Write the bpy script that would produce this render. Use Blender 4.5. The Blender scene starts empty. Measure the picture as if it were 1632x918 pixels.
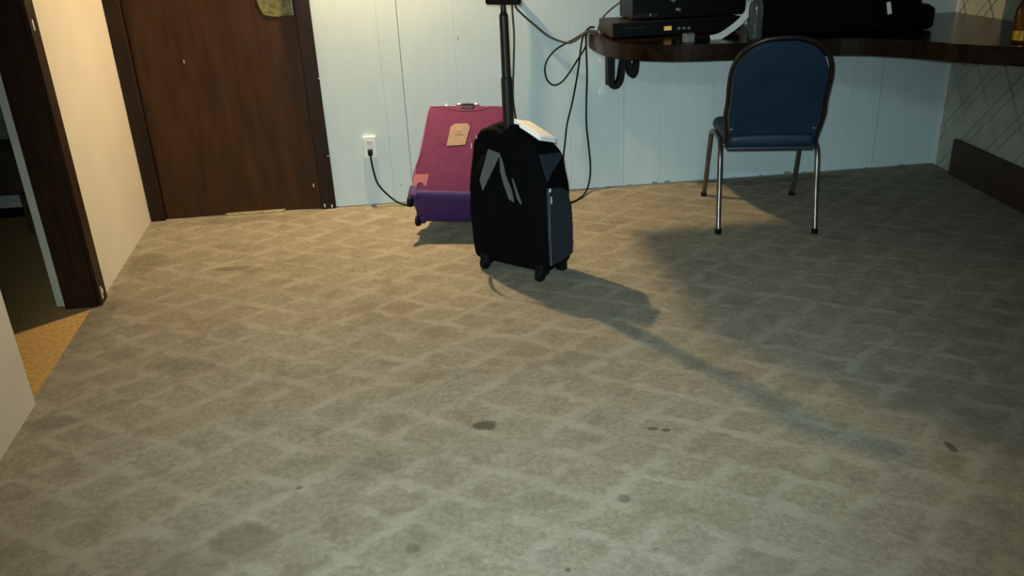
import bpy, bmesh, math, random
from mathutils import Vector, Matrix
random.seed(7)
S = bpy.context.scene
C = S.collection

# ------------------------------------------------------------------ camera
F = 1317.0                                    # focal length in pixels of a 1632 px wide frame
NADIR = Vector((152.0, 3141.0, F)).normalized()   # direction of straight down seen in the camera (x right, y down, z forward)
YAW = -math.atan2(.299, 3.399)                # turn so that the back wall runs along world X
CAM_H = 1.35
_up = -NADIR
_fw = Vector((0, 0, 1)); _fy = (_fw - _up * _fw.dot(_up)).normalized()
_rx = _fy.cross(_up)
def cam_to_world(v):
    a = Vector((_rx.dot(v), _fy.dot(v), _up.dot(v)))
    c, s = math.cos(YAW), math.sin(YAW)
    return Vector((c*a.x - s*a.y, s*a.x + c*a.y, a.z))
cd = bpy.data.cameras.new('camera'); cam = bpy.data.objects.new('camera', cd); C.objects.link(cam)
X = cam_to_world(Vector((1, 0, 0))); Y = cam_to_world(Vector((0, -1, 0))); Z = cam_to_world(Vector((0, 0, -1)))
M = Matrix((X, Y, Z)).transposed().to_4x4(); M.translation = Vector((0, 0, CAM_H))
cam.matrix_world = M
cd.sensor_width = 36; cd.lens = F/1632*36; cd.clip_start = .05
S.camera = cam

# ------------------------------------------------------------------ light
LAMP_POWER = 10200.0
TUBE_POWER = 88.0
FLASH_POWER = 300.0
w = bpy.data.worlds.new('world'); S.world = w; w.use_nodes = True
w.node_tree.nodes['Background'].inputs[0].default_value = (.5, .65, .75, 1)
w.node_tree.nodes['Background'].inputs[1].default_value = .02
fl = bpy.data.lights.new('phone_flash', 'SPOT'); fl.energy = FLASH_POWER; fl.color = (.74, .97, 1.0)
fl.spot_size = math.radians(78); fl.spot_blend = 1.0; fl.shadow_soft_size = .012
fo = bpy.data.objects.new('phone_flash', fl); C.objects.link(fo)
fo.matrix_world = M @ Matrix.Translation((-.02, .03, .0))
vs = S.view_settings
vs.view_transform = 'Standard'; vs.look = 'None'; vs.gamma = 1; vs.use_curve_mapping = False; vs.exposure = 0.0

# ------------------------------------------------------------------ materials
def srgb(r, g, b):
    f = lambda c: (c/255/12.92) if c/255 <= .04045 else ((c/255+.055)/1.055)**2.4
    return (f(r), f(g), f(b), 1)
def mat(name, col, rough=.6, metal=0, var=.12, scale=12, bump=.0, bscale=60, stretch=(1, 1, 1), spec=.5, emit=None, estr=0, coat=0, trans=0, sheen=0):
    m = bpy.data.materials.new(name); m.use_nodes = True
    nt = m.node_tree; N = nt.nodes; L = nt.links; b = N['Principled BSDF']
    b.inputs['Roughness'].default_value = rough; b.inputs['Metallic'].default_value = metal
    b.inputs['Specular IOR Level'].default_value = spec; b.inputs['Coat Weight'].default_value = coat
    b.inputs['Transmission Weight'].default_value = trans; b.inputs['Sheen Weight'].default_value = sheen
    tc = N.new('ShaderNodeTexCoord'); mp = N.new('ShaderNodeMapping'); mp.inputs['Scale'].default_value = stretch
    L.new(tc.outputs['Object'], mp.inputs[0])
    n = N.new('ShaderNodeTexNoise'); n.inputs['Scale'].default_value = scale; n.inputs['Detail'].default_value = 5
    L.new(mp.outputs[0], n.inputs['Vector'])
    r = N.new('ShaderNodeValToRGB'); r.color_ramp.elements[0].position = .3; r.color_ramp.elements[1].position = .7
    r.color_ramp.elements[0].color = tuple(c*(1-var) for c in col[:3])+(1,)
    r.color_ramp.elements[1].color = tuple(min(1, c*(1+var)) for c in col[:3])+(1,)
    L.new(n.outputs['Fac'], r.inputs[0]); L.new(r.outputs[0], b.inputs['Base Color'])
    if bump:
        n2 = N.new('ShaderNodeTexNoise'); n2.inputs['Scale'].default_value = bscale; n2.inputs['Detail'].default_value = 3
        L.new(mp.outputs[0], n2.inputs['Vector'])
        bp = N.new('ShaderNodeBump'); bp.inputs['Strength'].default_value = bump; bp.inputs['Distance'].default_value = .004
        L.new(n2.outputs['Fac'], bp.inputs['Height']); L.new(bp.outputs[0], b.inputs['Normal'])
    if emit:
        b.inputs['Emission Color'].default_value = emit; b.inputs['Emission Strength'].default_value = estr
    return m

def carpet_mat(name, base, light, dark, stains):
    m = bpy.data.materials.new(name); m.use_nodes = True
    nt = m.node_tree; N = nt.nodes; L = nt.links; b = N['Principled BSDF']
    b.inputs['Roughness'].default_value = .95; b.inputs['Specular IOR Level'].default_value = .1
    tc = N.new('ShaderNodeTexCoord'); P = tc.outputs['Object']
    def math_(op, a, b_=None, c=None):
        n = N.new('ShaderNodeMath'); n.operation = op
        for i, v in enumerate((a, b_, c)):
            if v is None: continue
            if isinstance(v, (int, float)): n.inputs[i].default_value = v
            else: L.new(v, n.inputs[i])
        return n.outputs[0]
    def noise(sc, det=4, rough=.6):
        n = N.new('ShaderNodeTexNoise'); n.inputs['Scale'].default_value = sc; n.inputs['Detail'].default_value = det
        n.inputs['Roughness'].default_value = rough; L.new(P, n.inputs['Vector']); return n.outputs['Fac']
    def ramp(v, lo, hi):
        n = N.new('ShaderNodeMapRange'); n.interpolation_type = 'SMOOTHSTEP'; n.clamp = True
        L.new(v, n.inputs[0]); n.inputs[1].default_value = lo; n.inputs[2].default_value = hi; return n.outputs[0]
    def mix(f, a, c):
        n = N.new('ShaderNodeMix'); n.data_type = 'RGBA'; L.new(f, n.inputs[0])
        for i, v in ((6, a), (7, c)):
            if isinstance(v, tuple): n.inputs[i].default_value = v
            else: L.new(v, n.inputs[i])
        return n.outputs[2]
    sx = N.new('ShaderNodeSeparateXYZ'); L.new(P, sx.inputs[0]); x, y = sx.outputs[0], sx.outputs[1]
    wob = noise(5.0, 3); big = noise(2.2, 3); fine = noise(240, 2); mid = noise(55, 5, .75); brk = noise(7, 3)
    lines = None
    for ang, sp, off, wd in ((39, .165, .3, .13), (-34, .15, .1, .13)):
        nx, ny = -math.sin(math.radians(ang))/sp, math.cos(math.radians(ang))/sp
        s = math_('ADD', math_('MULTIPLY', x, nx), math_('MULTIPLY', y, ny))
        s = math_('ADD', s, math_('ADD', math_('MULTIPLY', wob, .6), math_('MULTIPLY', noise(19, 2), .2))); s = math_('ADD', s, off+50)
        d = math_('ABSOLUTE', math_('SUBTRACT', math_('FRACT', s), .5))
        l = math_('SUBTRACT', 1.0, ramp(d, wd*.35, wd*1.5))
        lines = l if lines is None else math_('MAXIMUM', lines, l)
    lines = math_('MULTIPLY', lines, ramp(brk, .30, .62))
    col = mix(ramp(mid, .3, .7), tuple(c*.74 for c in base[:3])+(1,), tuple(min(1, c*1.20) for c in base[:3])+(1,))
    col = mix(math_('MULTIPLY', ramp(big, .5, .70), .42), col, dark)
    col = mix(math_('MULTIPLY', lines, .58), col, light)
    blot = noise(11, 3, .5)
    col = mix(math_('MULTIPLY', ramp(blot, .52, .68), .42), col, dark)
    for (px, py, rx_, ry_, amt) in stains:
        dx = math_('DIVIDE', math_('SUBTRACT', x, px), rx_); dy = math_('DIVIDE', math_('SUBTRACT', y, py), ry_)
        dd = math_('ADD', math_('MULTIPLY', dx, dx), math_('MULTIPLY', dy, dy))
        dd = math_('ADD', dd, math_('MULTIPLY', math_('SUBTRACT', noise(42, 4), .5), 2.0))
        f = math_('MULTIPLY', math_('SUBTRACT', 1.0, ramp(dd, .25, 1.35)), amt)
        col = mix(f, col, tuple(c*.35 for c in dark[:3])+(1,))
    col = mix(math_('MULTIPLY', ramp(fine, .35, .65), .25), col, tuple(c*.62 for c in base[:3])+(1,))
    L.new(col, b.inputs['Base Color'])
    bp = N.new('ShaderNodeBump'); bp.inputs['Strength'].default_value = .6; bp.inputs['Distance'].default_value = .006
    hgt = math_('ADD', math_('MULTIPLY', fine, .6), math_('ADD', mid, math_('MULTIPLY', lines, .5)))
    L.new(hgt, bp.inputs['Height']); L.new(bp.outputs[0], b.inputs['Normal'])
    return m

STAINS = [(-.95, 3.75, .75, .65, .10), (-1.2, 3.0, .4, .9, .08), (.085, 2.156, .038, .032, .85), (.58, 2.05, .018, .012, .75), (.615, 2.035, .015, .011, .8), (1.362, 1.816, .014, .03, .8),
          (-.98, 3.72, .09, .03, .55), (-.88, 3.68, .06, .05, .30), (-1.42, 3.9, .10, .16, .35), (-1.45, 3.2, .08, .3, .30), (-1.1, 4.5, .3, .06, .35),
          (.19, 3.05, .05, .02, .25), (.42, 1.74, .02, .02, .5), (-.44, 1.93, .010, .009, .6), (-.55, 1.72, .10, .09, .30), (.53, 2.28, .05, .03, .2),
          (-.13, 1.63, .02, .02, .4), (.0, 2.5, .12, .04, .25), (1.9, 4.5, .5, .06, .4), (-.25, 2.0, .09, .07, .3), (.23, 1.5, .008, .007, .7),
          (.93, 2.33, .03, .015, .35), (-1.28, 2.42, .1, .05, .3), (-.95, 2.75, .14, .05, .25)]
MC = dict(
    carpet=carpet_mat('carpet', (.262, .238, .183, 1), (.37, .347, .283, 1), (.145, .124, .086, 1), STAINS),
    hall_carpet=mat('hall_carpet', (.42, .27, .10, 1), .95, var=.25, scale=60, bump=.6, bscale=250, spec=.1),
    panel=mat('blue_white_panelling', (.58, .69, .705, 1), .6, spec=.2, var=.03, scale=5, bump=.02, bscale=30, stretch=(3, 3, 1)),
    groove=mat('groove_shadow_board', (.20, .23, .24, 1), .9),
    cream=mat('cream_wall_paint', (.58, .56, .50, 1), .7, var=.05, scale=3, bump=.12, bscale=160),
    ceil=mat('ceiling_stain', (.20, .16, .11, 1), .8),
    darkwall=mat('dark_panelling', (.10, .06, .035, 1), .6, var=.3),
    door=mat('dark_stained_door', (.046, .017, .003, 1), .55, spec=.2, var=.35, scale=7, stretch=(3.2, 3.2, .5), bump=.05, bscale=20),
    casing=mat('dark_casing', (.020, .0085, .003, 1), .5, spec=.2, var=.35, scale=9, stretch=(4, 4, .6), bump=.06),
    chip=mat('bare_chip', (.55, .5, .4, 1), .8, var=.3, scale=40),
    plate=mat('tarnished_plate', (.15, .14, .05, 1), .6, 0, var=.45, scale=40, spec=.3),
    alu=mat('worn_threshold', (.55, .50, .32, 1), .35, .6, var=.5, scale=60),
    white=mat('white_plastic', (.78, .80, .77, 1), .35, var=.04),
    cord=mat('black_cord', (.006, .009, .009, 1), .6, var=.2, spec=.2),
    greycord=mat('grey_cord', (.035, .042, .042, 1), .6, var=.2, spec=.2),
    counter=mat('lacquered_counter', (.012, .0055, .0025, 1), .22, var=.45, scale=6, stretch=(1, 5, 5), spec=.16),
    iron=mat('black_iron', (.004, .0045, .0045, 1), .5, 0, var=.3, spec=.2),
    tile=mat('diamond_tile', (.44, .47, .40, 1), .6, var=.14, scale=6, bump=.1, bscale=30),
    tilejoint=mat('dark_joint', (.035, .034, .022, 1), .9),
    base=mat('dark_board', (.045, .022, .014, 1), .6, var=.4, scale=8, stretch=(1, 1, 4)),
    purple=mat('magenta_fabric', (.098, .022, .068, 1), .85, var=.10, scale=30, bump=.25, bscale=420, spec=.1),
    purple_shaded=mat('shaded_magenta_fabric', (.044, .012, .105, 1), .75, var=.15, scale=30, bump=.25, bscale=420),  # the magenta fabric again, with the shade put into its colour
    piping=mat('pink_piping', (.22, .06, .11, 1), .6),
    label=mat('tan_label', (.215, .15, .115, 1), .7, spec=.2, var=.12, scale=30),
    pinktag=mat('pink_patch', (.24, .075, .10, 1), .7, spec=.2, var=.12),
    blackfab=mat('black_nylon', (.0022, .0024, .0030, 1), .85, var=.3, scale=40, bump=.3, bscale=400, spec=.06),
    greyfab=mat('grey_nylon', (.10, .105, .10, 1), .8, spec=.15, var=.12, scale=50, bump=.3, bscale=400),
    bluegrey=mat('blue_grey_nylon', (.017, .026, .038, 1), .75, spec=.15, var=.15, scale=50, bump=.3, bscale=400),
    rubber=mat('black_rubber', (.004, .004, .005, 1), .6, spec=.15),
    handle=mat('dark_metal_pole', (.009, .008, .006, 1), .45, 0, var=.2, spec=.3),
    silver=mat('silver', (.75, .76, .75, 1), .22, 1, var=.05),
    nickel=mat('dull_nickel', (.62, .63, .62, 1), .4, .15, var=.05),
    red=mat('red_tag', (.35, .03, .05, 1), .6),
    paper=mat('white_paper', (.92, .93, .93, 1), .7, var=.03, bump=.1, bscale=30),
    vinyl=mat('navy_vinyl', (.007, .024, .048, 1), .5, spec=.3, var=.25, scale=5, bump=.12, bscale=220),
    vinyl_dk=mat('navy_edge', (.010, .022, .038, 1), .45, var=.2),
    chrome=mat('worn_bronze_chrome', (.17, .16, .145, 1), .34, .85, var=.3, scale=14),
    darkchrome=mat('dark_brown_frame', (.030, .021, .015, 1), .3, .5, var=.3),
    plastic=mat('black_plastic', (.0025, .0025, .0028, 1), .4, var=.2, spec=.15),
    plastic2=mat('brown_black_metal', (.014, .011, .009, 1), .45, .0, var=.2, spec=.2),
    shiny=mat('gloss_black', (.004, .004, .005, 1), .12),
    amberled=mat('amber_display', (.4, .24, .06, 1), .4, emit=(1, .55, .15, 1), estr=.32, var=.4, scale=90),
    greyblk=mat('grey_box', (.17, .17, .155, 1), .5),
    strap=mat('pale_strap', (.62, .62, .57, 1), .5, var=.15, scale=40),
    amber=mat('amber_glass', (.30, .11, .012, 1), .08, var=.3, scale=20, trans=.75),
    amberglint=mat('gold_glint', (.75, .42, .06, 1), .25, .55, var=.5, scale=45),  # painted glint colour for the bottle
    clear=mat('clear_plastic', (.20, .23, .25, 1), .15, trans=.8, var=.05, bump=.5, bscale=40),
    brass=mat('brass', (.55, .38, .14, 1), .3, .9),
    bulb=mat('bulb_glow', (1, .8, .5, 1), .4, emit=(1, .69, .35, 1), estr=LAMP_POWER, var=0),
    tube=mat('tube_glow', (1, 1, 1, 1), .4, emit=(.72, .95, 1, 1), estr=TUBE_POWER, var=0),
    stripwhite=mat('aged_white', (.42, .42, .36, 1), .6, var=.06),
    hallwall=mat('hall_paint', (.50, .52, .45, 1), .7, var=.06),
    hallupper=mat('hall_green_paint', (.16, .2, .13, 1), .7, var=.2, scale=6),
    bench=mat('bench_wood', (.05, .03, .018, 1), .5, var=.3),
)

# ------------------------------------------------------------------ mesh helpers
def finish(name, bm, m, parent=None, smooth=False, loc=None, rot=None):
    bmesh.ops.recalc_face_normals(bm, faces=bm.faces[:])
    me = bpy.data.meshes.new(name); bm.to_mesh(me); bm.free()
    me.materials.append(MC[m] if isinstance(m, str) else m)
    if smooth:
        for p in me.polygons: p.use_smooth = True
    o = bpy.data.objects.new(name, me); C.objects.link(o)
    if parent: o.parent = parent
    if loc: o.location = loc
    if rot: o.rotation_euler = rot
    return o
def tag(o, label=None, cat=None, group=None, kind=None):
    if label: o['label'] = label
    if cat: o['category'] = cat
    if group: o['group'] = group
    if kind: o['kind'] = kind
    return o
def empty(name, loc=(0, 0, 0), rz=0):
    o = bpy.data.objects.new(name, None); C.objects.link(o); o.location = loc; o.rotation_euler = (0, 0, rz); o.empty_display_size = .1
    return o
def box(bm, x0, x1, y0, y1, z0, z1, bev=0, seg=2):
    vs_ = [bm.verts.new(p) for p in ((x0, y0, z0), (x1, y0, z0), (x1, y1, z0), (x0, y1, z0), (x0, y0, z1), (x1, y0, z1), (x1, y1, z1), (x0, y1, z1))]
    fs = [bm.faces.new([vs_[i] for i in f]) for f in ((0, 3, 2, 1), (4, 5, 6, 7), (0, 1, 5, 4), (1, 2, 6, 5), (2, 3, 7, 6), (3, 0, 4, 7))]
    if bev:
        es = list({e for f in fs for e in f.edges})
        bmesh.ops.bevel(bm, geom=es, offset=bev, segments=seg, profile=.5, affect='EDGES')
    return bm
def boxo(name, dims, m, parent=None, bev=.003, seg=2, **k):
    return finish(name, box(bmesh.new(), *dims, bev, seg), m, parent, **k)
def prism(bm, pts, z0, z1, bev=0, seg=2):
    lo = [bm.verts.new((p[0], p[1], z0)) for p in pts]; hi = [bm.verts.new((p[0], p[1], z1)) for p in pts]
    f1 = bm.faces.new(lo[::-1]); f2 = bm.faces.new(hi); n = len(pts)
    for i in range(n): bm.faces.new((lo[i], lo[(i+1) % n], hi[(i+1) % n], hi[i]))
    if bev:
        bmesh.ops.bevel(bm, geom=list(set(f1.edges) | set(f2.edges)), offset=bev, segments=seg, profile=.5, affect='EDGES')
    return bm
def catmull(pts, n=8, closed=False):
    P = [Vector(p) for p in pts]; out = []; L_ = len(P)
    rng = range(L_ if closed else L_-1)
    for i in rng:
        g = (lambda j: P[j % L_]) if closed else (lambda j: P[max(0, min(L_-1, j))])
        a, b, c, d = g(i-1), g(i), g(i+1), g(i+2)
        for k in range(n):
            t = k/n
            out.append(.5*((2*b)+(c-a)*t+(2*a-5*b+4*c-d)*t*t+(3*b-a-3*c+d)*t**3))
    if not closed: out.append(P[-1])
    return out
def sweep(bm, path, r, seg=8, sect=None, up=None, closed=False, taper=None):
    """tube (or a section [(a,b)..] with a along the side vector) along a path"""
    path = [Vector(p) for p in path]; rings = []; n = len(path); side = None
    for i, p in enumerate(path):
        t = (path[(i+1) % n]-path[i-1]) if closed else (path[min(n-1, i+1)]-path[max(0, i-1)])
        t.normalize()
        if up is not None:
            s = t.cross(Vector(up)).normalized()
        else:
            if side is None:
                a = Vector((0, 0, 1)) if abs(t.z) < .9 else Vector((1, 0, 0)); s = t.cross(a).normalized()
            else:
                s = (side - t*side.dot(t)).normalized()
        side = s; u = s.cross(t)
        k = taper(i/(n-1)) if taper else 1
        sc = sect or [(r*math.cos(2*math.pi*j/seg), r*math.sin(2*math.pi*j/seg)) for j in range(seg)]
        rings.append([bm.verts.new(p+s*a*k+u*b*k) for a, b in sc])
    m = len(rings[0])
    for i in range(n if closed else n-1):
        A, B = rings[i], rings[(i+1) % n]
        for j in range(m): bm.faces.new((A[j], A[(j+1) % m], B[(j+1) % m], B[j]))
    if not closed: bm.faces.new(rings[0][::-1]); bm.faces.new(rings[-1])
    return bm
def lathe(bm, prof, seg=20, axis='z', o=(0, 0, 0)):
    rings = []
    for r, z in prof:
        ring = []
        for j in range(seg):
            a = 2*math.pi*j/seg; c, s = r*math.cos(a), r*math.sin(a)
            p = {'z': (c, s, z), 'x': (z, c, s), 'y': (c, z, s)}[axis]
            ring.append(bm.verts.new((p[0]+o[0], p[1]+o[1], p[2]+o[2])))
        rings.append(ring)
    for A, B in zip(rings, rings[1:]):
        for j in range(seg): bm.faces.new((A[j], A[(j+1) % seg], B[(j+1) % seg], B[j]))
    bm.faces.new(rings[0][::-1]); bm.faces.new(rings[-1])
    return bm
def rbox(bm, w, d, h, r, n=6, fn=None, ctr=(0, 0, 0)):
    """rounded box with enough vertices to be bent by fn(Vector)"""
    half = (w/2, d/2, h/2)
    def ax(hf):
        inn = hf-r; c = [inn+r*math.tan(math.radians(a)) for a in (15, 30, 45)]
        core = [-inn+2*inn*i/n for i in range(n+1)]
        return [-v for v in c[::-1]]+core+c
    A = [ax(hf) for hf in half]; cache = {}
    def vert(p):
        k = tuple(round(v, 6) for v in p)
        if k not in cache:
            q = Vector(p); inn = Vector([max(-(hf-r), min(hf-r, v)) for hf, v in zip(half, p)])
            dv = q-inn
            q = inn+dv.normalized()*r if dv.length > 1e-9 else q
            if fn: q = fn(q)
            cache[k] = bm.verts.new(q+Vector(ctr))
        return cache[k]
    for axis in range(3):
        i, j = [a for a in range(3) if a != axis]
        for sgn in (-1, 1):
            for a in range(len(A[i])-1):
                for b in range(len(A[j])-1):
                    quad = []
                    for da, db in ((0, 0), (1, 0), (1, 1), (0, 1)):
                        p = [0, 0, 0]; p[axis] = sgn*half[axis]; p[i] = A[i][a+da]; p[j] = A[j][b+db]; quad.append(vert(p))
                    bm.faces.new(quad)
    return bm

# ------------------------------------------------------------------ the room
YW = 4.60; H = 2.42; YB = -2.6
LX = lambda y: -1.600+(4.62-y)*.1036
RX = lambda y: 3.000-(4.62-y)*.1075
b = prism(bmesh.new(), [(LX(YB), YB), (RX(YB), YB), (RX(YW)+.02, YW+.03), (LX(YW)-.02, YW+.03), (LX(3.40)-.02, 3.40), (LX(2.55)-.02, 2.55)], -.03, 0)
tag(finish('floor', b, 'carpet'), 'worn taupe carpet with pale diamond weave and dark stains', 'floor', kind='structure')
b = prism(bmesh.new(), [(LX(YB)-.3, YB-.2), (RX(YB)+.3, YB-.2), (RX(YW)+.2, YW+.3), (LX(YW)-.2, YW+.3)], H, H+.05)
tag(finish('ceiling', b, 'ceil'), 'stained brown board ceiling over the room', 'ceiling', kind='structure')

# back wall: dark backing with painted panelling boards on it
wb = empty('wall_back', (0, YW, 0)); tag(wb, 'pale blue-white wood panelling wall with thin vertical seams', 'wall', kind='structure')
b = bmesh.new(); box(b, -.60, RX(YW)+.1, .008, .10, 0, H); box(b, LX(YW)-.1, -.60, .008, .10, 2.06, H); box(b, LX(YW)-.1, -.60, .09, .10, 0, 2.06)
finish('backing', b, 'groove', wb)
xs = [-.575, -.24, -.133, .16, .47, .78, 1.087, 1.30, 1.60, 1.91, 2.21, 2.42, 2.601, 2.695, RX(YW)]
strong = {-.133: .0016, 2.601: .0020, 1.087: .0006}
for x0, x1 in zip(xs, xs[1:]):
    boxo('panel_board', (x0+strong.get(x0, .0003), x1-strong.get(x1, .0003), 0, .0079, random.uniform(.002, .008), H), 'panel', wb, bev=.0006, seg=1)
boxo('header_board', (LX(YW), -.575, 0, .0079, 2.13, H), 'panel', wb, bev=.0006, seg=1)
for px, pz, sz in ((.178, .875, .022), (-.20, .10, .012)):
    boxo('scuff_mark', (px, px+.004, -.0006, .001, pz, pz+sz), 'groove', wb, bev=0)
for k in range(26):   # ragged fringe of dirt and torn carpet at the foot of the wall
    x = -.55+k*.137+random.uniform(-.04, .04); s = random.uniform(.004, .013)
    if x < 2.9: boxo('ragged_edge', (x, x+s*random.uniform(1, 4), -.006, .0, 0, s*random.uniform(.6, 1.6)), 'groove', wb, bev=.0005, seg=1)
b = bmesh.new(); box(b, .98, 2.95, -.003, .0, 0, .006); finish('base_gap', b, 'groove', wb)

# left wall: near piece, far piece, header, with the doorway between
def wall_prism(bm, y0, y1, z0, z1, fx, t):
    prism(bm, [(fx(y0), y0), (fx(y1), y1), (fx(y1)+t, y1), (fx(y0)+t, y0)], z0, z1); return bm
b = bmesh.new(); wall_prism(b, YB, 2.55, 0, H, LX, -.12); wall_prism(b, 3.40, YW+.03, 0, H, LX, -.12); wall_prism(b, 2.55, 3.40, 2.06, H, LX, -.12)
tag(finish('wall_left', b, 'cream'), 'cream painted wall with an open doorway', 'wall', kind='structure')
# right wall with diamond tiles
b = bmesh.new(); wall_prism(b, YB, YW+.03, 0, H, lambda y: RX(y)+.010, .12)
wr = tag(finish('wall_right', b, 'tilejoint'), 'grey-white side wall covered in diamond panels with dark joints', 'wall', kind='structure')
b = bmesh.new(); box(b, LX(YB)-.3, RX(YB)+.3, YB-.1, YB, 0, H)
tag(finish('wall_front', b, 'darkwall'), 'dark panelled wall behind the viewer', 'wall', kind='structure')

# diamond tiles: cells between two families of slanted lines, clipped to the wall
def clip(poly, f):
    out = []
    for i, p in enumerate(poly):
        q = poly[(i+1) % len(poly)]; a, c = f(p), f(q)
        if a >= 0: out.append(p)
        if a*c < 0: t = a/(a-c); out.append((p[0]+(q[0]-p[0])*t, p[1]+(q[1]-p[1])*t))
    return out
p0 = Vector((RX(4.61), 4.61)); p1 = Vector((RX(1.5), 1.5)); du = (p1-p0).normalized(); nin = Vector((du.y, -du.x))
if nin.x > 0: nin = -nin
UMAX, ZMAX = 2.6, 1.5
fam1 = []; v = -3.0          # '/' lines alternate wide and narrow
while v < 3.2: fam1 += [v, v+.19]; v += .26
fam2 = [i*.285-.3 for i in range(0, 18)]
S1, S2 = .92, -1.18
count = 0
for i in range(len(fam1)-1):
    for j in range(len(fam2)-1):
        # '/' line: u = c + z/S1 ; '\' line: u = c + z/S2  (c is where it meets the floor)
        def X_(c1, c2):
            z = (c2-c1)/(1/S1-1/S2); return (c1+z/S1, z)
        poly = [X_(fam1[i], fam2[j]), X_(fam1[i+1], fam2[j]), X_(fam1[i+1], fam2[j+1]), X_(fam1[i], fam2[j+1])]
        cx = sum(p[0] for p in poly)/4; cz = sum(p[1] for p in poly)/4
        lim = .0032
        poly = [(cx+(p[0]-cx)*(1-lim*2/.1), cz+(p[1]-cz)*(1-lim*2/.1)) for p in poly]
        for f in (lambda p: p[0]-.004, lambda p: UMAX-p[0], lambda p: p[1]-.002, lambda p: ZMAX-p[1]):
            poly = clip(poly, f)
            if len(poly) < 3: break
        if len(poly) < 3: continue
        ar = abs(sum(poly[k][0]*poly[(k+1) % len(poly)][1]-poly[(k+1) % len(poly)][0]*poly[k][1] for k in range(len(poly))))/2
        if ar < .0004: continue
        bm = bmesh.new(); dep = random.uniform(.000, .003)
        W = lambda p, d: (p0.x+du.x*p[0]+nin.x*d, p0.y+du.y*p[0]+nin.y*d, p[1])
        lo = [bm.verts.new(W(p, -.009)) for p in poly]; hi = [bm.verts.new(W(p, dep)) for p in poly]; n = len(poly)
        bm.faces.new(lo[::-1]); bm.faces.new(hi)
        for k in range(n): bm.faces.new((lo[k], lo[(k+1) % n], hi[(k+1) % n], hi[k]))
        finish('diamond_panel', bm, 'tile', wr); count += 1
wr2 = bmesh.new()            # plain upper part of the side wall
wall_prism(wr2, YB, YW, 1.52, H, RX, .012); wall_prism(wr2, YB, 2.0, 0, 1.52, RX, .012)
finish('upper_sheet', wr2, 'tile', wr)
b = bmesh.new(); wall_prism(b, 4.585, 4.60, 0, H, lambda y: RX(y)-.008, .010)
tag(finish('trim_2', b, 'white'), 'thin white corner bead where the two walls meet', 'trim', kind='structure')
bb = bmesh.new()
A = [(p0.x+du.x*u+nin.x*d, p0.y+du.y*u+nin.y*d) for u, d in ((.245, .006), (1.9, .006), (1.9, .030), (.245, .030))]
prism(bb, A, 0, .205, bev=.003)
tag(finish('baseboard_right', bb, 'base'), 'tall dark brown baseboard along the foot of the diamond wall', 'baseboard', kind='structure')

# brown door with casing on the back wall
d1 = empty('door_1', (0, YW, 0)); tag(d1, 'dark brown flush wooden door in dark casing', 'door', kind='structure')
leaf = boxo('leaf', (-1.515, -.655, .012, .05, .003, 2.03), 'door', d1, bev=.003)
boxo('casing', (-1.592, -1.518, -.016, .06, 0, 2.07), 'casing', d1, bev=.004)
boxo('casing', (-.652, -.574, -.016, .06, 0, 2.07), 'casing', d1, bev=.004)
boxo('head_casing', (-1.592, -.574, -.016, .06, 2.07, 2.15), 'casing', d1, bev=.004)
bm = bmesh.new()   # ragged-edged tarnished plate by the latch side
pl = [(-.64-.03, 1.046), (-.70, 1.050), (-.745, 1.044), (-.785, 1.050), (-.815, 1.058), (-.828, 1.085), (-.838, 1.12), (-.842, 1.24), (-.67, 1.24)]
lo = [bm.verts.new((x, .0085, z)) for x, z in pl]; hi = [bm.verts.new((x, .012, z)) for x, z in pl]
bm.faces.new(lo); bm.faces.new(hi[::-1])
for i in range(len(pl)): bm.faces.new((lo[i], hi[i], hi[(i+1) % len(pl)], lo[(i+1) % len(pl)]))
plate = finish('latch_plate', bm, 'plate', leaf)
boxo('bright_edge', (-.668, -.664, .005, .012, 1.048, 1.24), 'silver', plate, bev=.0008)
for px, pz, sx_, sz in ((-.690, .125, .008, .020), (-1.262, .838, .004, .018), (-.655, .16, .005, .012)):
    boxo('paint_chip', (px, px+sx_, .0095, .012, pz, pz+sz), 'chip', leaf, bev=.0008)
for px, pz, sz in ((-.600, .005, .02), (-.640, .012, .02), (-.585, .30, .007), (-.580, .72, .006)):
    boxo('paint_chip', (px, px+.008, -.0175, -.015, pz, pz+sz), 'chip', d1, bev=.0008)
boxo('threshold', (-1.19, -.86, -.012, .03, 0, .012), 'alu', d1, bev=.003)

# doorway in the left wall: dark casing, jamb, white strip beyond
t1 = empty('trim_1', (0, 0, 0)); tag(t1, 'dark brown casing and jamb of the open doorway', 'doorway', kind='structure')
def lw(name, y0, y1, a, c, z0, z1, m, parent=t1):
    bm = prism(bmesh.new(), [(LX(y0)+a, y0), (LX(y1)+a, y1), (LX(y1)+c, y1), (LX(y0)+c, y0)], z0, z1); return finish(name, bm, m, parent)
lw('casing', 3.392, 3.485, .001, .018, 0, 2.14, 'casing')
lw('head_casing', 2.55, 3.392, .001, .018, 2.05, 2.14, 'casing')
lw('jamb', 3.378, 3.399, -.128, .001, 0, 2.05, 'casing')
lw('jamb_strip', 3.378, 3.44, -.160, -.129, .015, 2.05, 'stripwhite')
lw('head_jamb', 2.56, 3.378, -.12, .001, 2.035, 2.059, 'casing')
for (y, a, z0, z1) in ((3.415, .0182, .02, .075), (3.43, .0182, .04, .058), (3.42, .0182, 1.12, 1.16)):
    lw('paint_chip', y, y+.014, a, a+.0015, z0, z1, 'chip')

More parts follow.
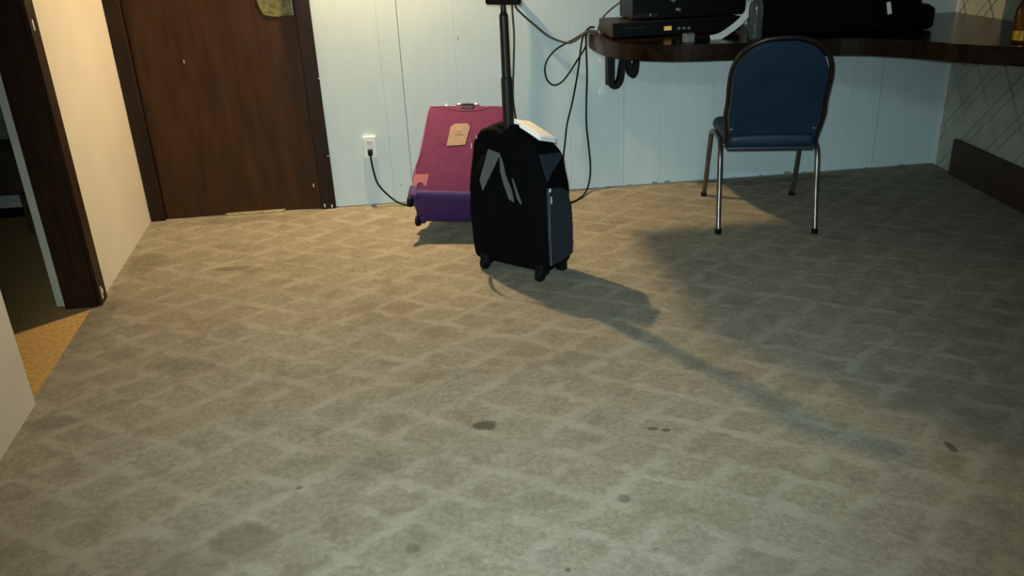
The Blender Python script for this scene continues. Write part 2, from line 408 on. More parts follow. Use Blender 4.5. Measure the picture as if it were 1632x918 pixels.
# room beyond the doorway
b = prism(bmesh.new(), [(LX(2.55)-.02, 2.55), (LX(3.40)-.02, 3.40), (LX(YW)-.12, YW+.05), (-1.75, 4.92), (-4.2, 4.92), (-4.2, .4), (LX(.4)-.11, .4), (LX(2.55)-.11, 2.55)], -.03, -.001)
tag(finish('floor_hall', b, 'hall_carpet'), 'golden tan carpet of the room through the doorway', 'floor', kind='structure')
b = bmesh.new(); box(b, -4.2, LX(YW)-.1, 4.90, 5.0, 0, .40); wh = finish('wall_hall', b, 'hallwall'); tag(wh, 'dim wall seen through the doorway, pale below and green above', 'wall', kind='structure')
b = bmesh.new(); box(b, -4.2, LX(YW)-.1, 4.905, 5.0, .40, H); finish('upper_wall', b, 'hallupper', wh)
b = bmesh.new(); box(b, -4.3, -4.2, .3, 5.0, 0, H); box(b, -4.3, -1.2, .3, .4, 0, H); finish('side_wall', b, 'hallupper', wh)
b = bmesh.new(); box(b, -4.3, -1.2, .3, 5.0, H, H+.05); tag(finish('ceiling_hall', b, 'ceil'), 'ceiling of the room through the doorway', 'ceiling', kind='structure')
b = bmesh.new(); box(b, -4.2, LX(YW)-.12, 4.885, 4.90, 0, .055)
tag(finish('baseboard_hall', b, 'iron'), 'black baseboard of the dim room through the doorway', 'baseboard', kind='structure')
bn = empty('bench', (-2.75, 4.70, 0)); tag(bn, 'low dark wooden bench against the wall of the dim room', 'bench')
boxo('bench_top', (-.6, .6, -.17, .17, .22, .46), 'bench', bn, bev=.01)
for sx_ in (-.55, .55):
    for sy in (-.14, .14): boxo('leg', (sx_-.025, sx_+.025, sy-.025, sy+.025, 0, .22), 'bench', bn)

# lamp on the back wall beside the door (above the picture), tube light behind the viewer, soffit added over the bar to shade the floor
LP = Vector((-.27, 4.47, 2.0))
ls = empty('wall_sconce', (LP.x, YW, LP.z)); tag(ls, 'brass downlight wall sconce mounted beside the brown door', 'lamp')
bm = lathe(bmesh.new(), [(.001, 0), (.05, 0), (.05, -.012), (.02, -.02), (.001, -.021)], 20, 'y', (0, 0, .14)); finish('back_plate', bm, 'brass', ls, smooth=False)
bm = sweep(bmesh.new(), catmull([(0, -.02, .14), (0, -.07, .17), (0, -.12, .16), (0, -.13, .10)], 6), .007); finish('arm', bm, 'brass', ls, smooth=True)
bm = lathe(bmesh.new(), [(.001, .11), (.018, .11), (.018, .05), (.001, .05)], 16, 'z', (0, -.13, 0)); finish('socket', bm, 'brass', ls)
bm = lathe(bmesh.new(), [(.001, .0), (.025, .0), (.025, .006), (.001, .006)], 20, 'z', (0, -.13, 0)); finish('bulb', bm, 'bulb', ls)
bm = lathe(bmesh.new(), [(.026, .0065), (.060, .012), (.060, .016), (.020, .060), (.018, .060), (.026, .012)], 24, 'z', (0, -.13, 0)); finish('shade', bm, 'brass', ls)

ft = empty('fluorescent_light', (-.1, -1.1, H)); tag(ft, 'two-tube fluorescent ceiling light behind the viewer', 'lamp')
boxo('housing', (-.62, .62, -.07, .07, -.06, 0), 'white', ft)
for sy in (-.05, .05):
    bm = lathe(bmesh.new(), [(.001, -.58), (.016, -.58), (.016, .58), (.001, .58)], 12, 'x', (0, sy, -.085)); finish('tube', bm, 'tube', ft, smooth=False)
    for sx_ in (-.60, .60): boxo('tube_holder', (sx_-.012, sx_+.012, sy-.014, sy+.014, -.105, -.06), 'white', ft)
b = bmesh.new(); box(b, .0, RX(4.3), 4.05, 4.32, 1.55, H, .004)  # unseen beam, added and sized to cast the dark area on the carpet
tag(finish('added_beam', b, 'casing'), 'dark wooden soffit added unseen over the bar counter to cast the floor shadow', 'shadow_beam', kind='structure')

# ------------------------------------------------------------------ bar counter
CT = .875
edge = [(.885, 4.598), (.882, 4.40), (.892, 4.20), (.93, 4.066), (.997, 3.975), (1.10, 3.892), (1.218, 3.84), (1.444, 3.80), (1.66, 3.785), (1.858, 3.755), (1.985, 3.69), (2.08, 3.59), (2.149, 3.48), (2.205, 3.345), (2.29, 3.225), (2.37, 3.14), (2.43, 2.95), (2.44, 2.60)]
sm = [(p.x, p.y) for p in catmull([(x, y, 0) for x, y in edge], 4)]
co = empty('bar_counter', (0, 0, 0)); tag(co, 'dark glossy wooden bar counter curving along two walls', 'counter')
RI = lambda y: RX(y)-.014
pts = sm+[(RI(2.6), 2.60), (RI(4.598), 4.598)]
finish('countertop', prism(bmesh.new(), pts, .80, CT, bev=.010), 'counter', co)
# scroll of black iron under the left end, on the wall
def ribbon(name, path, wdt, th, m, parent):
    bm = sweep(bmesh.new(), path, 0, sect=[(-th/2, -wdt/2), (th/2, -wdt/2), (th/2, wdt/2), (-th/2, wdt/2)], up=(0, 1, 0)); return finish(name, bm, m, parent)
br = empty('shelf_bracket', (.98, 4.55, .793)); tag(br, 'black wrought iron scroll bracket under the left end of the counter', 'bracket')
boxo('wall_plate', (.0, .052, .035, .049, -.20, 0), 'iron', br)
ribbon('scroll', catmull([(.012, 0, 0), (.012, 0, -.10), (.018, 0, -.185), (.045, 0, -.20), (.070, 0, -.17), (.083, 0, -.09), (.100, 0, -.02), (.120, 0, -.004)], 6), .06, .030, 'iron', br)
ribbon('scroll', catmull([(.112, 0, -.004), (.114, 0, -.07), (.124, 0, -.135), (.142, 0, -.150), (.158, 0, -.12), (.160, 0, -.05), (.150, 0, -.003)], 6), .06, .024, 'iron', br)
bm = lathe(bmesh.new(), [(.001, -.028), (.026, -.028), (.026, .028), (.001, .028)], 16, 'y', (.137, 0, -.112)); finish('scroll_disc', bm, 'iron', br)
rc = empty('cable_raceway', (.955, 4.585, .53)); tag(rc, 'white plastic cable raceway on the wall beside the iron bracket', 'raceway')
boxo('channel', (-.010, .018, -.004, .014, .02, .27), 'white', rc, bev=.002)
boxo('cover_rib', (-.014, -.004, -.010, -.003, .01, .19), 'white', rc, bev=.002)

# ------------------------------------------------------------------ things on the counter
dv = empty('disc_player', (.935, 4.22, CT)); tag(dv, 'low dark disc player with amber display at the counter end', 'disc player')
boxo('body', (0, .66, 0, .33, .008, .078), 'plastic2', dv, bev=.004)
boxo('front_panel', (.003, .657, -.006, .002, .010, .074), 'plastic', dv, bev=.002)
boxo('tray_slot', (.06, .17, -.008, -.004, .046, .056), 'plastic2', dv, bev=.001)
boxo('display', (.262, .300, -.009, -.005, .030, .050), 'amberled', dv, bev=.001)
for i in range(3): boxo('button', (.33+i*.026, .345+i*.026, -.009, -.005, .03, .042), 'greyblk', dv, bev=.001)
for sx_ in (.03, .63):
    for sy in (.03, .30): boxo('foot', (sx_-.012, sx_+.012, sy-.012, sy+.012, 0, .010), 'rubber', dv)
am = empty('amplifier', (1.045, 4.26, CT+.0785)); tag(am, 'black stereo amplifier with chrome knobs stacked on the disc player', 'amplifier')
boxo('body', (0, .585, 0, .28, .006, .21), 'plastic', am, bev=.004)
boxo('lower_strip', (.01, .13, -.004, .002, .016, .034), 'plastic2', am, bev=.001)
boxo('badge', (.088, .096, -.007, -.003, .020, .034), 'silver', am, bev=.001)
for x, z, r in ((.205, .095, .016), (.235, .045, .012), (.30, .095, .010), (.15, .12, .010)):
    bm = lathe(bmesh.new(), [(.001, .002), (r, .002), (r, -.014), (r*.7, -.018), (.001, -.018)], 14, 'y', (x, 0, z)); finish('knob', bm, 'silver', am, smooth=False)
for sx_ in (.03, .50):
    for sy in (.03, .25): boxo('foot', (sx_-.012, sx_+.012, sy-.012, sy+.012, 0, .008), 'rubber', am)
ac = empty('power_adapter', (1.235, 3.93, CT), .3); tag(ac, 'small grey plug-in power adapter lying at the counter edge', 'adapter')
boxo('body', (-.024, .024, -.02, .02, 0, .042), 'greyblk', ac, bev=.005)
for sx_ in (-.010, .010): boxo('prong', (sx_-.001, sx_+.001, -.034, -.019, .018, .025), 'silver', ac, bev=0)
# pale flat strap: stands up from the counter in an arc
bm = sweep(bmesh.new(), catmull([(1.36, 3.985, .880), (1.41, 3.99, .889), (1.47, 4.0, .92), (1.515, 4.0, .955), (1.545, 4.0, .995), (1.56, 4.0, 1.03), (1.572, 4.005, 1.05)], 6), 0, sect=[(-.015, -.0012), (.015, -.0012), (.015, .0012), (-.015, .0012)], up=(.0, .93, -.36))
tag(finish('flat_strap', bm, 'strap'), 'pale flat strap arching up against the black case', 'strap')
pb = empty('water_bottle', (1.545, 3.90, CT)); tag(pb, 'clear crumpled plastic bottle on the counter left of the black case', 'bottle')
bm = lathe(bmesh.new(), [(.001, .002), (.030, .0), (.033, .01), (.031, .04), (.034, .06), (.030, .085), (.034, .11), (.033, .15), (.022, .185), (.013, .20), (.013, .212), (.001, .213)], 18); finish('body', bm, 'clear', pb, smooth=True)
bm = lathe(bmesh.new(), [(.001, .205), (.0155, .205), (.0155, .222), (.001, .223)], 16); finish('cap', bm, 'plastic', pb)
# black case
bc = empty('equipment_case', (1.615, 3.85, CT)); tag(bc, 'large black equipment case with white sticker on the counter', 'case')
rb = rbox(bmesh.new(), .72, .36, .34, .03, 4, None, (.36, .18, .178)); finish('body', rb, 'blackfab', bc, smooth=True)
boxo('lid_seam', (-.002, .722, -.004, .364, .23, .240), 'rubber', bc, bev=.002)
bm = prism(bmesh.new(), [(0, 0), (.020, 0), (.020, .055), (0, .055)], 0, .002)
st = finish('sticker', bm, 'paper', bc, loc=(.545, -.003, .082), rot=(math.radians(90), math.radians(-14), 0)); tag(st, 'white paper sticker')
bm = sweep(bmesh.new(), catmull([(.27, -.006, .20), (.28, -.03, .19), (.36, -.04, .185), (.44, -.03, .19), (.45, -.006, .20)], 5), .008); finish('carry_handle', bm, 'plastic', bc, smooth=True)
for x in (.15, .57): boxo('latch', (x-.018, x+.018, -.010, .002, .21, .26), 'plastic2', bc, bev=.002)
for sx_ in (.05, .67):
    for sy in (.05, .31): boxo('foot', (sx_-.015, sx_+.015, sy-.015, sy+.015, 0, .012), 'rubber', bc)
rk = empty('rolled_pouch', (2.375, 3.93, CT)); tag(rk, 'small black pouch tucked against the right end of the black case', 'pouch')
bm = rbox(bmesh.new(), .06, .16, .11, .025, 3, lambda q: Vector((q.x, q.y, q.z*(1+.5*q.y))), (0, 0, .056)); finish('body', bm, 'blackfab', rk, smooth=True)
bm = sweep(bmesh.new(), [(0, -.083, .02), (0, -.09, .06), (0, -.06, .114), (0, .06, .119)], .003, 6); finish('drawcord', bm, 'plastic', rk)
gb = empty('amber_bottle', (2.425, 3.275, CT)); tag(gb, 'brown glass bottle with orange glints coloured on as a gold band on the counter', 'bottle')
bm = lathe(bmesh.new(), [(.001, .002), (.032, 0), (.036, .006), (.036, .125), (.030, .15), (.016, .175), (.014, .225), (.016, .228), (.016, .238), (.001, .239)], 22); finish('glass', bm, 'amber', gb, smooth=True)
bm = lathe(bmesh.new(), [(.0362, .012), (.0368, .012), (.0368, .05), (.0362, .05)], 22); finish('glint_band', bm, 'amberglint', gb)  # gold band stands in for orange glints in the glass
bm = lathe(bmesh.new(), [(.001, .236), (.017, .234), (.017, .246), (.001, .247)], 16); finish('cap', bm, 'plastic', gb)

# ------------------------------------------------------------------ outlet and cords
ou = empty('wall_outlet', (-.347, YW, .335)); tag(ou, 'white surface-mounted electrical outlet low on the wall by the door', 'outlet')
boxo('outlet_box', (-.036, .036, -.020, 0, -.060, .060), 'white', ou, bev=.004)
for z in (.026, -.026):
    rc_ = boxo('receptacle', (-.017, .017, -.0225, -.019, z-.014, z+.014), 'white', ou, bev=.004)
    for x in (-.007, .007): boxo('slot', (x-.0016, x+.0016, -.0232, -.0215, z-.004, z+.008), 'groove', rc_, bev=0)
    boxo('slot', (-.003, .003, -.0232, -.0215, z-.011, z-.006), 'groove', rc_, bev=0)
def cord(name, pts, r, m, label, n=8):
    o = finish(name, sweep(bmesh.new(), catmull(pts, n), r, 7), m, smooth=True); return tag(o, label, 'cord')
YC = 4.56
pc = empty('extension_cord', (0, 0, 0)); tag(pc, 'black power cord plugged into the low outlet and trailing behind the suitcases', 'cord')
finish('cable', sweep(bmesh.new(), catmull([(-.347, 4.545, .300), (-.345, 4.535, .27), (-.338, 4.54, .20), (-.322, 4.55, .13), (-.27, 4.55, .06), (-.205, 4.54, .012), (-.12, 4.52, .007), (.1, 4.55, .007), (.35, 4.53, .007), (.6, 4.42, .007), (.70, 4.33, .007), (.80, 4.42, .007), (.865, 4.54, .03), (.888, 4.575, .127), (.880, 4.585, .26), (.869, 4.585, .381), (.870, 4.585, .52), (.875, 4.585, .656), (.871, 4.585, .82), (.870, 4.58, .88), (.89, 4.57, .905), (.915, 4.57, .905)], 8), .0055, 7), 'cord', pc, smooth=True)
bm = rbox(bmesh.new(), .026, .030, .034, .006, 2, None, (-.347, 4.556, .312)); finish('plug', bm, 'cord', pc, smooth=True)
cord('hanging_cord', [(.905, 4.575, .883), (.862, 4.575, .875), (.845, 4.585, .82), (.828, 4.585, .70), (.808, 4.585, .592), (.785, 4.585, .49), (.758, 4.585, .388), (.740, 4.58, .26), (.722, 4.575, .13), (.715, 4.57, .05), (.67, 4.575, .008), (.60, 4.575, .008)], .0052, 'cord', 'thin black cord hanging straight from the counter tip to the carpet')
cord('looped_cord', [(.93, 4.55, .883), (.875, 4.55, .890), (.80, 4.565, .85), (.745, 4.57, .825), (.695, 4.575, .795), (.655, 4.575, .75), (.640, 4.575, .703), (.646, 4.575, .655), (.668, 4.575, .622), (.697, 4.575, .612), (.735, 4.575, .63), (.775, 4.575, .675), (.82, 4.57, .74), (.862, 4.555, .81), (.866, 4.55, .86), (.875, 4.545, .888), (.91, 4.53, .884)], .0050, 'cord', 'black cord hanging in a big loop beside the counter tip')
ho = boxo('wall_hook', (.468, .490, 4.565, 4.60, 1.09, 1.112), 'iron', bev=.003); tag(ho, 'small iron hook in the panelling that carries the hung cord', 'hook')
cord('draped_cord', [(.45, 4.52, .009), (.462, 4.57, .10), (.470, 4.58, .25), (.470, 4.58, .424), (.458, 4.58, .56), (.469, 4.58, .714), (.479, 4.58, .877), (.476, 4.58, 1.0), (.474, 4.580, 1.10), (.480, 4.578, 1.118), (.487, 4.578, 1.09), (.495, 4.575, 1.03), (.535, 4.575, .985), (.585, 4.575, .94), (.665, 4.575, .873), (.75, 4.545, .838), (.80, 4.535, .845), (.868, 4.52, .889), (.92, 4.50, .885)], .0058, 'greycord', 'grey-black cord draped over a wall hook and sagging across to the counter')
cord('device_cord', [(.93, 4.565, .884), (.945, 4.575, .92), (.973, 4.585, .962), (1.02, 4.585, 1.0), (1.075, 4.585, 1.037), (1.13, 4.585, 1.09), (1.15, 4.585, 1.16), (1.16, 4.57, 1.19)], .0045, 'greycord', 'thin cord rising along the wall behind the stacked players')

# ------------------------------------------------------------------ purple suitcase, tipped back towards the wall
ps = empty('purple_suitcase', (-.103, 4.065, .048)); tag(ps, 'magenta soft suitcase with shade painted purple on its base tipped back against the wall', 'suitcase')
W_, H_, D_ = .43, .585, .232
yaw, tilt, roll = -.22, .93, .035
ex = Vector((math.cos(yaw), math.sin(yaw), 0)); fw = Vector((math.sin(yaw), -math.cos(yaw), 0)); up = Vector((0, 0, 1))
hv = up*math.cos(tilt)-fw*math.sin(tilt); dvv = fw*math.cos(tilt)+up*math.sin(tilt)
ex2 = ex*math.cos(roll)-hv*math.sin(roll); hv2 = hv*math.cos(roll)+ex*math.sin(roll)
# local axes: x across, y towards the back, z along the height; origin at rear bottom left corner
Rm = Matrix((ex2, -dvv, hv2)).transposed()
ps.rotation_euler = Rm.to_euler()
def bulge(q):
    f = max(0, 1-(q.x/(W_/2))**2)*max(0, 1-((q.z)/(H_/2))**2)
    return Vector((q.x, q.y+(-.012*f if q.y < 0 else 0), q.z))
body = finish('body', rbox(bmesh.new(), W_, D_, H_, .030, 6, bulge, (W_/2, -D_/2, H_/2)), 'purple', ps, smooth=True)
bp_ = finish('base_panel', rbox(bmesh.new(), W_+.003, D_+.003, .050, .022, 4, None, (W_/2, -D_/2, .0225)), 'purple_shaded', ps, smooth=True)  # shade on the underside is painted as this purple
ring = lambda y, ins, z0, z1: catmull([(ins, y, z0), (ins, y, z1*.5), (ins, y, z1-.03), (ins+.03, y, z1), (W_/2, y, z1), (W_-ins-.03, y, z1), (W_-ins, y, z1-.03), (W_-ins, y, z1*.5), (W_-ins, y, z0), (W_/2, y, z0)], 4, closed=True)
finish('piping', sweep(bmesh.new(), ring(-D_+.004, .012, .05, H_-.010), .0035, 6, closed=True), 'piping', ps, smooth=True)
finish('zipper', sweep(bmesh.new(), [(-.001, -D_*.62, .06), (-.001, -D_*.62, H_-.03)], .003, 6), 'rubber', ps)
# patch on front
bm = bmesh.new(); prism(bm, [(0, 0), (.095, .01), (.105, .125), (.088, .15), (.022, .147), (.004, .13)], 0, .003, bev=.001)
lb = finish('front_label', bm, 'label', ps, loc=(.145, -D_-.0130, .295), rot=(math.radians(90), 0, 0)); tag(lb, 'tan rectangular patch')
finish('label_print', box(bmesh.new(), .035, .075, .070, .077, .003, .0036), 'casing', lb); finish('label_print', box(bmesh.new(), .040, .065, .092, .098, .003, .0036), 'casing', lb)
bm = bmesh.new(); prism(bm, [(0, 0), (.02, .0), (.025, .02), (.05, .02), (.055, 0), (.07, 0), (.07, .075), (0, .07)], 0, .004, bev=.001)
cg = finish('corner_patch', bm, 'pinktag', ps, loc=(.008, -D_-.001, .052), rot=(math.radians(90), 0, 0)); tag(cg, 'pale pink corner patch')
# top carry handle, front top handle, paper tag, side handle
hnd = finish('top_handle', sweep(bmesh.new(), catmull([(.14, -D_*.78, H_-.002), (.15, -D_*.86, H_+.012), (.19, -D_*.90, H_+.016), (.23, -D_*.90, H_+.016), (.27, -D_*.86, H_+.012), (.28, -D_*.78, H_-.002)], 5), 0, sect=[(-.004, -.014), (.004, -.014), (.004, .014), (-.004, .014)], up=(0, 1, 0)), 'purple_shaded', ps)
for x in (.165, .255): boxo('buckle', (x-.008, x+.008, -D_*.90-.015, -D_*.90+.015, H_+.008, H_+.020), 'silver', hnd, bev=.002)
bm = bmesh.new(); prism(bm, [(.185, H_-.035), (.245, H_-.035), (.25, H_-.012), (.18, H_-.012)], -D_-.008, -D_-.003); bmesh.ops.transform(bm, matrix=Matrix(((1, 0, 0, 0), (0, 0, 1, 0), (0, 1, 0, 0), (0, 0, 0, 1))), verts=bm.verts)
finish('handle_recess', bm, 'rubber', ps)
bm = bmesh.new(); prism(bm, [(.085, H_-.02), (.115, H_-.02), (.092, H_+.028)], -D_*.92, -D_*.92+.003); bmesh.ops.transform(bm, matrix=Matrix(((1, 0, 0, 0), (0, 0, 1, 0), (0, 1, 0, 0), (0, 0, 0, 1))), verts=bm.verts)
finish('paper_tag', bm, 'paper', ps)
finish('side_handle', sweep(bmesh.new(), catmull([(.002, -D_*.5, .22), (-.018, -D_*.5, .25), (-.022, -D_*.5, .31), (-.018, -D_*.5, .37), (.002, -D_*.5, .40)], 5), .007, 6), 'rubber', ps, smooth=True)
finish('shoulder_seam', sweep(bmesh.new(), catmull([(.10, -D_-.004, H_-.018), (.16, -D_-.008, H_-.040), (.21, -D_-.01, H_-.045), (.27, -D_-.008, H_-.040), (.33, -D_-.004, H_-.018)], 5), .002, 6), 'piping', ps)
for x in (.015, W_-.015):                     # wheels: rear pair on the carpet, front pair in the air
    for y in (-.022, -D_+.02):
        hs = finish('wheel_housing', rbox(bmesh.new(), .05, .05, .075, .014, 2, None, (x, y, .025)), 'purple_shaded', ps, smooth=True)
        wz = (-.012 if y > -.1 else -.026)
        bm = lathe(bmesh.new(), [(.001, -.011), (.024, -.011), (.027, -.006), (.027, .006), (.024, .011), (.001, .011)], 16, 'x', (x-.012, y-(.006 if y > -.1 else 0), wz)); finish('wheel', bm, 'rubber', hs)

# ------------------------------------------------------------------ black rolling suitcase
ang = math.atan2(-.683, .73)
bs = empty('black_suitcase', (.295, 3.355, 0), ang); tag(bs, 'black rolling suitcase with grey side pocket and raised pole handle', 'suitcase')
CW, CD, CH = .405, .205, .60; CX = -.010
def shape(q):
    x, y, z = q.x, q.y, q.z+CH/2
    t = max(0, (z-.30)/(CH-.30)); t = t*t*(3-2*t)
    u = (x+.02)/(CW/2)
    z2 = z + .03*t*(1-min(1, abs(u))) - t*.075*abs(u)**2.2 - t*.10*max(0, (y+.04))/.14*.35
    x2 = x*(1-.10*t)+(.012*(1-t) if x < 0 else 0)*-1*(1 if z > .05 else .4)
    y2 = y*(1-.06*t) - .012*(1-abs(u)**2)*(1 if y < 0 else 0)*max(0, 1-((z-.3)/.3)**2)
    return Vector((x2, y2, z2-CH/2))
finish('body', rbox(bmesh.new(), CW, CD, CH, .036, 9, shape, (CX, CD/2, CH/2+.038)), 'blackfab', bs, smooth=True)
def flat(name, pts, m, frame, th=.004, parent=bs, bev=.001):
    """extruded outline; frame maps (a, b, depth) to local coordinates"""
    bm = bmesh.new(); lo = [bm.verts.new(frame(a, c, 0)) for a, c in pts]; hi = [bm.verts.new(frame(a, c, th)) for a, c in pts]; n = len(pts)
    bm.faces.new(lo); bm.faces.new(hi[::-1])
    for i in range(n): bm.faces.new((lo[i], hi[i], hi[(i+1) % n], lo[(i+1) % n]))
    return finish(name, bm, m, parent)
near = lambda a, c, d: (a, -.0165-d+.008*max(0, (c-.45)/.1), c)
flat('strap', [(-.082, .556), (-.022, .545), (-.022, .535), (-.118, .372), (-.131, .420)], 'greyfab', near)
flat('strap', [(-.022, .540), (-.006, .512), (.010, .455), (.040, .39), (.048, .345), (.022, .355), (-.002, .415), (-.018, .47)], 'greyfab', near)
flat('strap', [(.040, .45), (.050, .44), (.088, .345), (.080, .340), (.062, .37)], 'greyfab', near, .003)
side = lambda a, c, d: (CX+CW/2-.001+d-.010*max(0, (c-.38)/.1), a, c)
pk = flat('side_pocket', [(.018, .415), (.10, .40), (.150, .375), (.180, .30), (.188, .20), (.184, .085), (.10, .075), (.020, .078), (.014, .25)], 'bluegrey', side, .012)
pk['label'] = 'blue-grey side pocket'
finish('pocket_piping', sweep(bmesh.new(), catmull([side(.018, .415, .012), side(.014, .30, .013), side(.013, .2, .013), side(.018, .080, .012)], 6), .0025, 6), 'greyfab', pk)
zp = finish('zip_slider', rbox(bmesh.new(), .006, .009, .016, .002, 1, None, side(.022, .408, .016)), 'nickel', pk)
finish('zip_pull', rbox(bmesh.new(), .004, .007, .030, .0018, 1, None, side(.024, .366, .017)), 'nickel', pk)
boxo('red_tab', (CX+CW/2+.002, CX+CW/2+.006, .186, .200, .118, .140), 'red', bs, bev=.001)
corner = lambda a, c, d: (CX+CW/2-.010-.14*max(0, c-.44)+d, a, c)
flat('corner_patch', [(.008, .555), (.14, .535), (.148, .515), (.060, .47), (.030, .440), (.018, .49)], 'bluegrey', corner, .010)
# telescopic single pole with T grip
pol = bmesh.new(); lathe(pol, [(.001, .50), (.023, .50), (.0225, .845), (.020, .850), (.001, .851)], 16, 'z', (.0, .03, 0)); pole = finish('pole_sleeve', pol, 'handle', bs, smooth=False)
pol = bmesh.new(); lathe(pol, [(.001, .84), (.0185, .84), (.0175, 1.085), (.011, 1.100), (.0105, 1.13), (.001, 1.131)], 16, 'z', (.0, .03, 0)); finish('pole', pol, 'handle', bs, smooth=False)
finish('grip', rbox(bmesh.new(), .158, .034, .030, .010, 3, None, (.0, .03, 1.140)), 'rubber', bs, smooth=True)
finish('handle_socket', rbox(bmesh.new(), .10, .05, .05, .012, 2, None, (.0, .035, .635)), 'blackfab', bs, smooth=True)
finish('top_flap', rbox(bmesh.new(), .15, .06, .055, .022, 3, lambda q: Vector((q.x, q.y, q.z-.5*q.x*q.x/.1)), (-.065, .015, .622)), 'blackfab', bs, smooth=True)
# slack strap bowed out in front of the wheel side
finish('slack_strap', sweep(bmesh.new(), catmull([(-.10, -.02, .53), (-.11, -.06, .46), (-.12, -.09, .34), (-.12, -.085, .22), (-.12, -.05, .12), (-.12, -.005, .075)], 6), 0, sect=[(-.0015, -.010), (.0015, -.010), (.0015, .010), (-.0015, .010)], up=(1, 0, 0)), 'blackfab', bs)
for x in (-.150, .150):
    hs = finish('wheel_housing', rbox(bmesh.new(), .045, .06, .06, .014, 2, None, (x, .022, .050)), 'rubber', bs, smooth=True)
    bm = lathe(bmesh.new(), [(.001, -.012), (.026, -.012), (.029, -.007), (.029, .007), (.026, .012), (.001, .012)], 18, 'x', (x, .008, .029)); finish('wheel', bm, 'rubber', hs)
    bm = lathe(bmesh.new(), [(.001, -.014), (.008, -.014), (.008, .014), (.001, .014)], 10, 'x', (x, .008, .029)); finish('axle', bm, 'silver', hs)
    boxo('stand_foot', (x-.02, x+.02, .155, .19, 0, .06), 'rubber', bs)
for p, s in (((-.172, -.012, .560), .011), ((-.145, -.008, .600), .008)): finish('zip_pull', rbox(bmesh.new(), .004, .005, s*2, .0015, 1, None, p), 'nickel', bs)
# folded papers on top of it
def papq(q): return Vector((q.x, q.y, q.z-.35*max(0, q.x)**2))
pp = empty('folded_papers', tuple(bs.location), 0)
pp.location = Vector((.295, 3.355, 0))+Matrix.Rotation(ang, 3, 'Z')@Vector((.088, .090, .629)); pp.rotation_euler = (Matrix.Rotation(ang, 3, 'Z')@Matrix.Rotation(math.radians(21), 3, 'Y')@Matrix.Rotation(math.radians(-14), 3, 'X')@Matrix.Rotation(math.radians(-8), 3, 'Z')).to_euler()
tag(pp, 'folded white papers lying on top of the black suitcase', 'papers')
finish('lower_fold', rbox(bmesh.new(), .165, .115, .010, .004, 3, papq, (0, 0, -.004)), 'paper', pp, smooth=True)
finish('upper_fold', rbox(bmesh.new(), .158, .108, .008, .003, 3, papq, (-.003, .002, .006)), 'paper', pp, smooth=True)

# ------------------------------------------------------------------ chair
ca = math.atan2(-.225, .974)
ch = empty('stacking_chair', (1.632, 3.945, 0), ca); tag(ch, 'navy blue vinyl stacking chair with rounded back facing the counter', 'chair')
finish('seat', rbox(bmesh.new(), .425, .45, .065, .030, 6, lambda q: Vector((q.x*(1+.06*q.y/.22), q.y, q.z+(.008*(1-(q.x/.21)**2) if q.z > 0 else 0))), (0, -.045, .437)), 'vinyl', ch, smooth=True)
finish('seat_pan', rbox(bmesh.new(), .40, .42, .02, .008, 2, None, (0, -.045, .398)), 'vinyl_dk', ch, smooth=True)
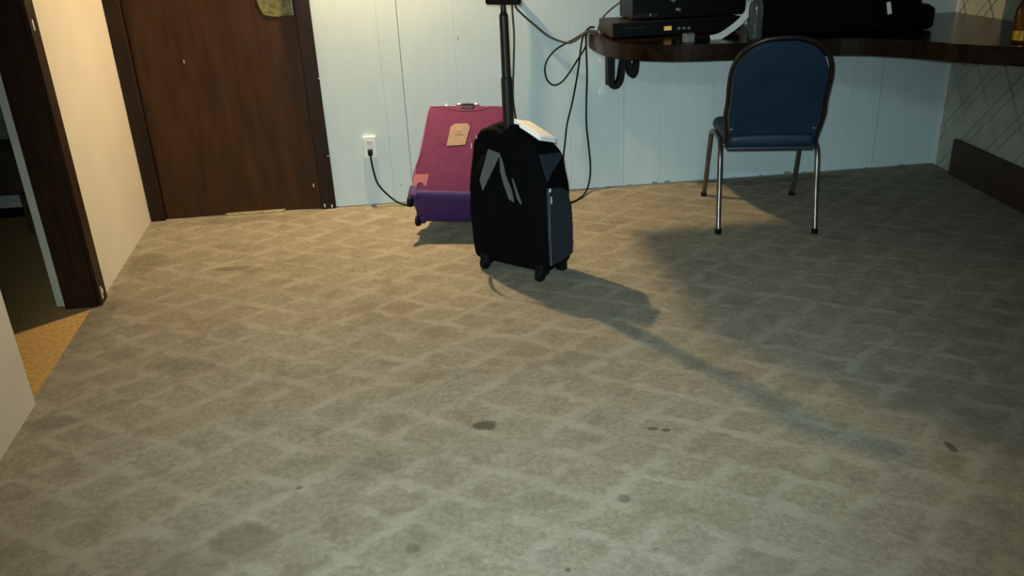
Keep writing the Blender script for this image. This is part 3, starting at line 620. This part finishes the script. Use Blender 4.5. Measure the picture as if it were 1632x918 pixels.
# backrest: slab with a rounded top, leaning back
BH0, BH1, BWt, BWb = .465, .918, .425, .405
def yb(z): return -.250-.40*(z-.45)
def outline(grow=0, n=18):
    pts = []; top = BH1+grow; rr = BWt/2+grow
    zc = top-.205
    pts.append((-(BWb/2+grow), BH0-grow*.0)); pts.append((-(BWb/2+grow)-.012, .56)); pts.append((-rr+.002, .63))
    for k in range(n+1):
        a = math.pi-k*math.pi/n
        pts.append((rr*math.copysign(abs(math.cos(a))**.80, math.cos(a)), zc+.205*abs(math.sin(a))**.80))
    pts.append((rr-.002, .63)); pts.append((BWb/2+grow+.012, .56)); pts.append((BWb/2+grow, BH0))
    return pts
def slab(name, grow, y0, y1, m, bev):
    bm = bmesh.new(); P = outline(grow); n = len(P)
    lo = [bm.verts.new((x, yb(z)+y0, z)) for x, z in P]; hi = [bm.verts.new((x, yb(z)+y1, z)) for x, z in P]
    f1 = bm.faces.new(lo); f2 = bm.faces.new(hi[::-1])
    for i in range(n): bm.faces.new((lo[i], hi[i], hi[(i+1) % n], lo[(i+1) % n]))
    bmesh.ops.bevel(bm, geom=list(set(f1.edges) | set(f2.edges)), offset=bev, segments=3, profile=.5, affect='EDGES')
    return finish(name, bm, m, ch)
slab('backrest', -.010, -.018, .030, 'vinyl', .010)
path = [(x, yb(z)-.004, z) for x, z in outline(.004)]
path = [(path[0][0], -.235, .425)]+path+[(path[-1][0], -.235, .425)]
finish('back_frame', sweep(bmesh.new(), catmull(path, 3), .0105, 10), 'darkchrome', ch, smooth=True)
for s in (-1, 1):
    x = s*.212; xf = s*.228
    front = [(x, -.06, .405), (x+s*.010, .05, .413), (xf, .145, .395), (xf, .185, .35), (xf+s*.004, .225, .22), (xf+s*.006, .275, .10), (xf+s*.008, .315, .012)]
    rear = [(x, -.06, .405), (x+s*.006, -.13, .411), (x+s*.010, -.20, .395), (x+s*.012, -.232, .35), (x+s*.012, -.262, .22), (x+s*.013, -.295, .10), (x+s*.013, -.325, .012)]
    for nm, pth in (('leg', front), ('leg', rear)):
        lg = finish(nm, sweep(bmesh.new(), catmull(pth, 6), .0125, 12), 'chrome', ch, smooth=True)
        e = pth[-1]; bm = lathe(bmesh.new(), [(.001, 0), (.016, 0), (.016, .022), (.0135, .026), (.001, .026)], 12, 'z', (e[0], e[1], 0)); finish('foot_cap', bm, 'rubber', lg)
for y in (-.18, .10): finish('cross_bar', sweep(bmesh.new(), [(-.215, y, .400), (.215, y, .400)], .009, 8), 'chrome', ch)
for x in (-.185, .185):
    bm = lathe(bmesh.new(), [(.001, .003), (.007, .003), (.007, -.002), (.001, -.003)], 10, 'y', (x, yb(.49)-.020, .50)); finish('rivet', bm, 'silver', ch)
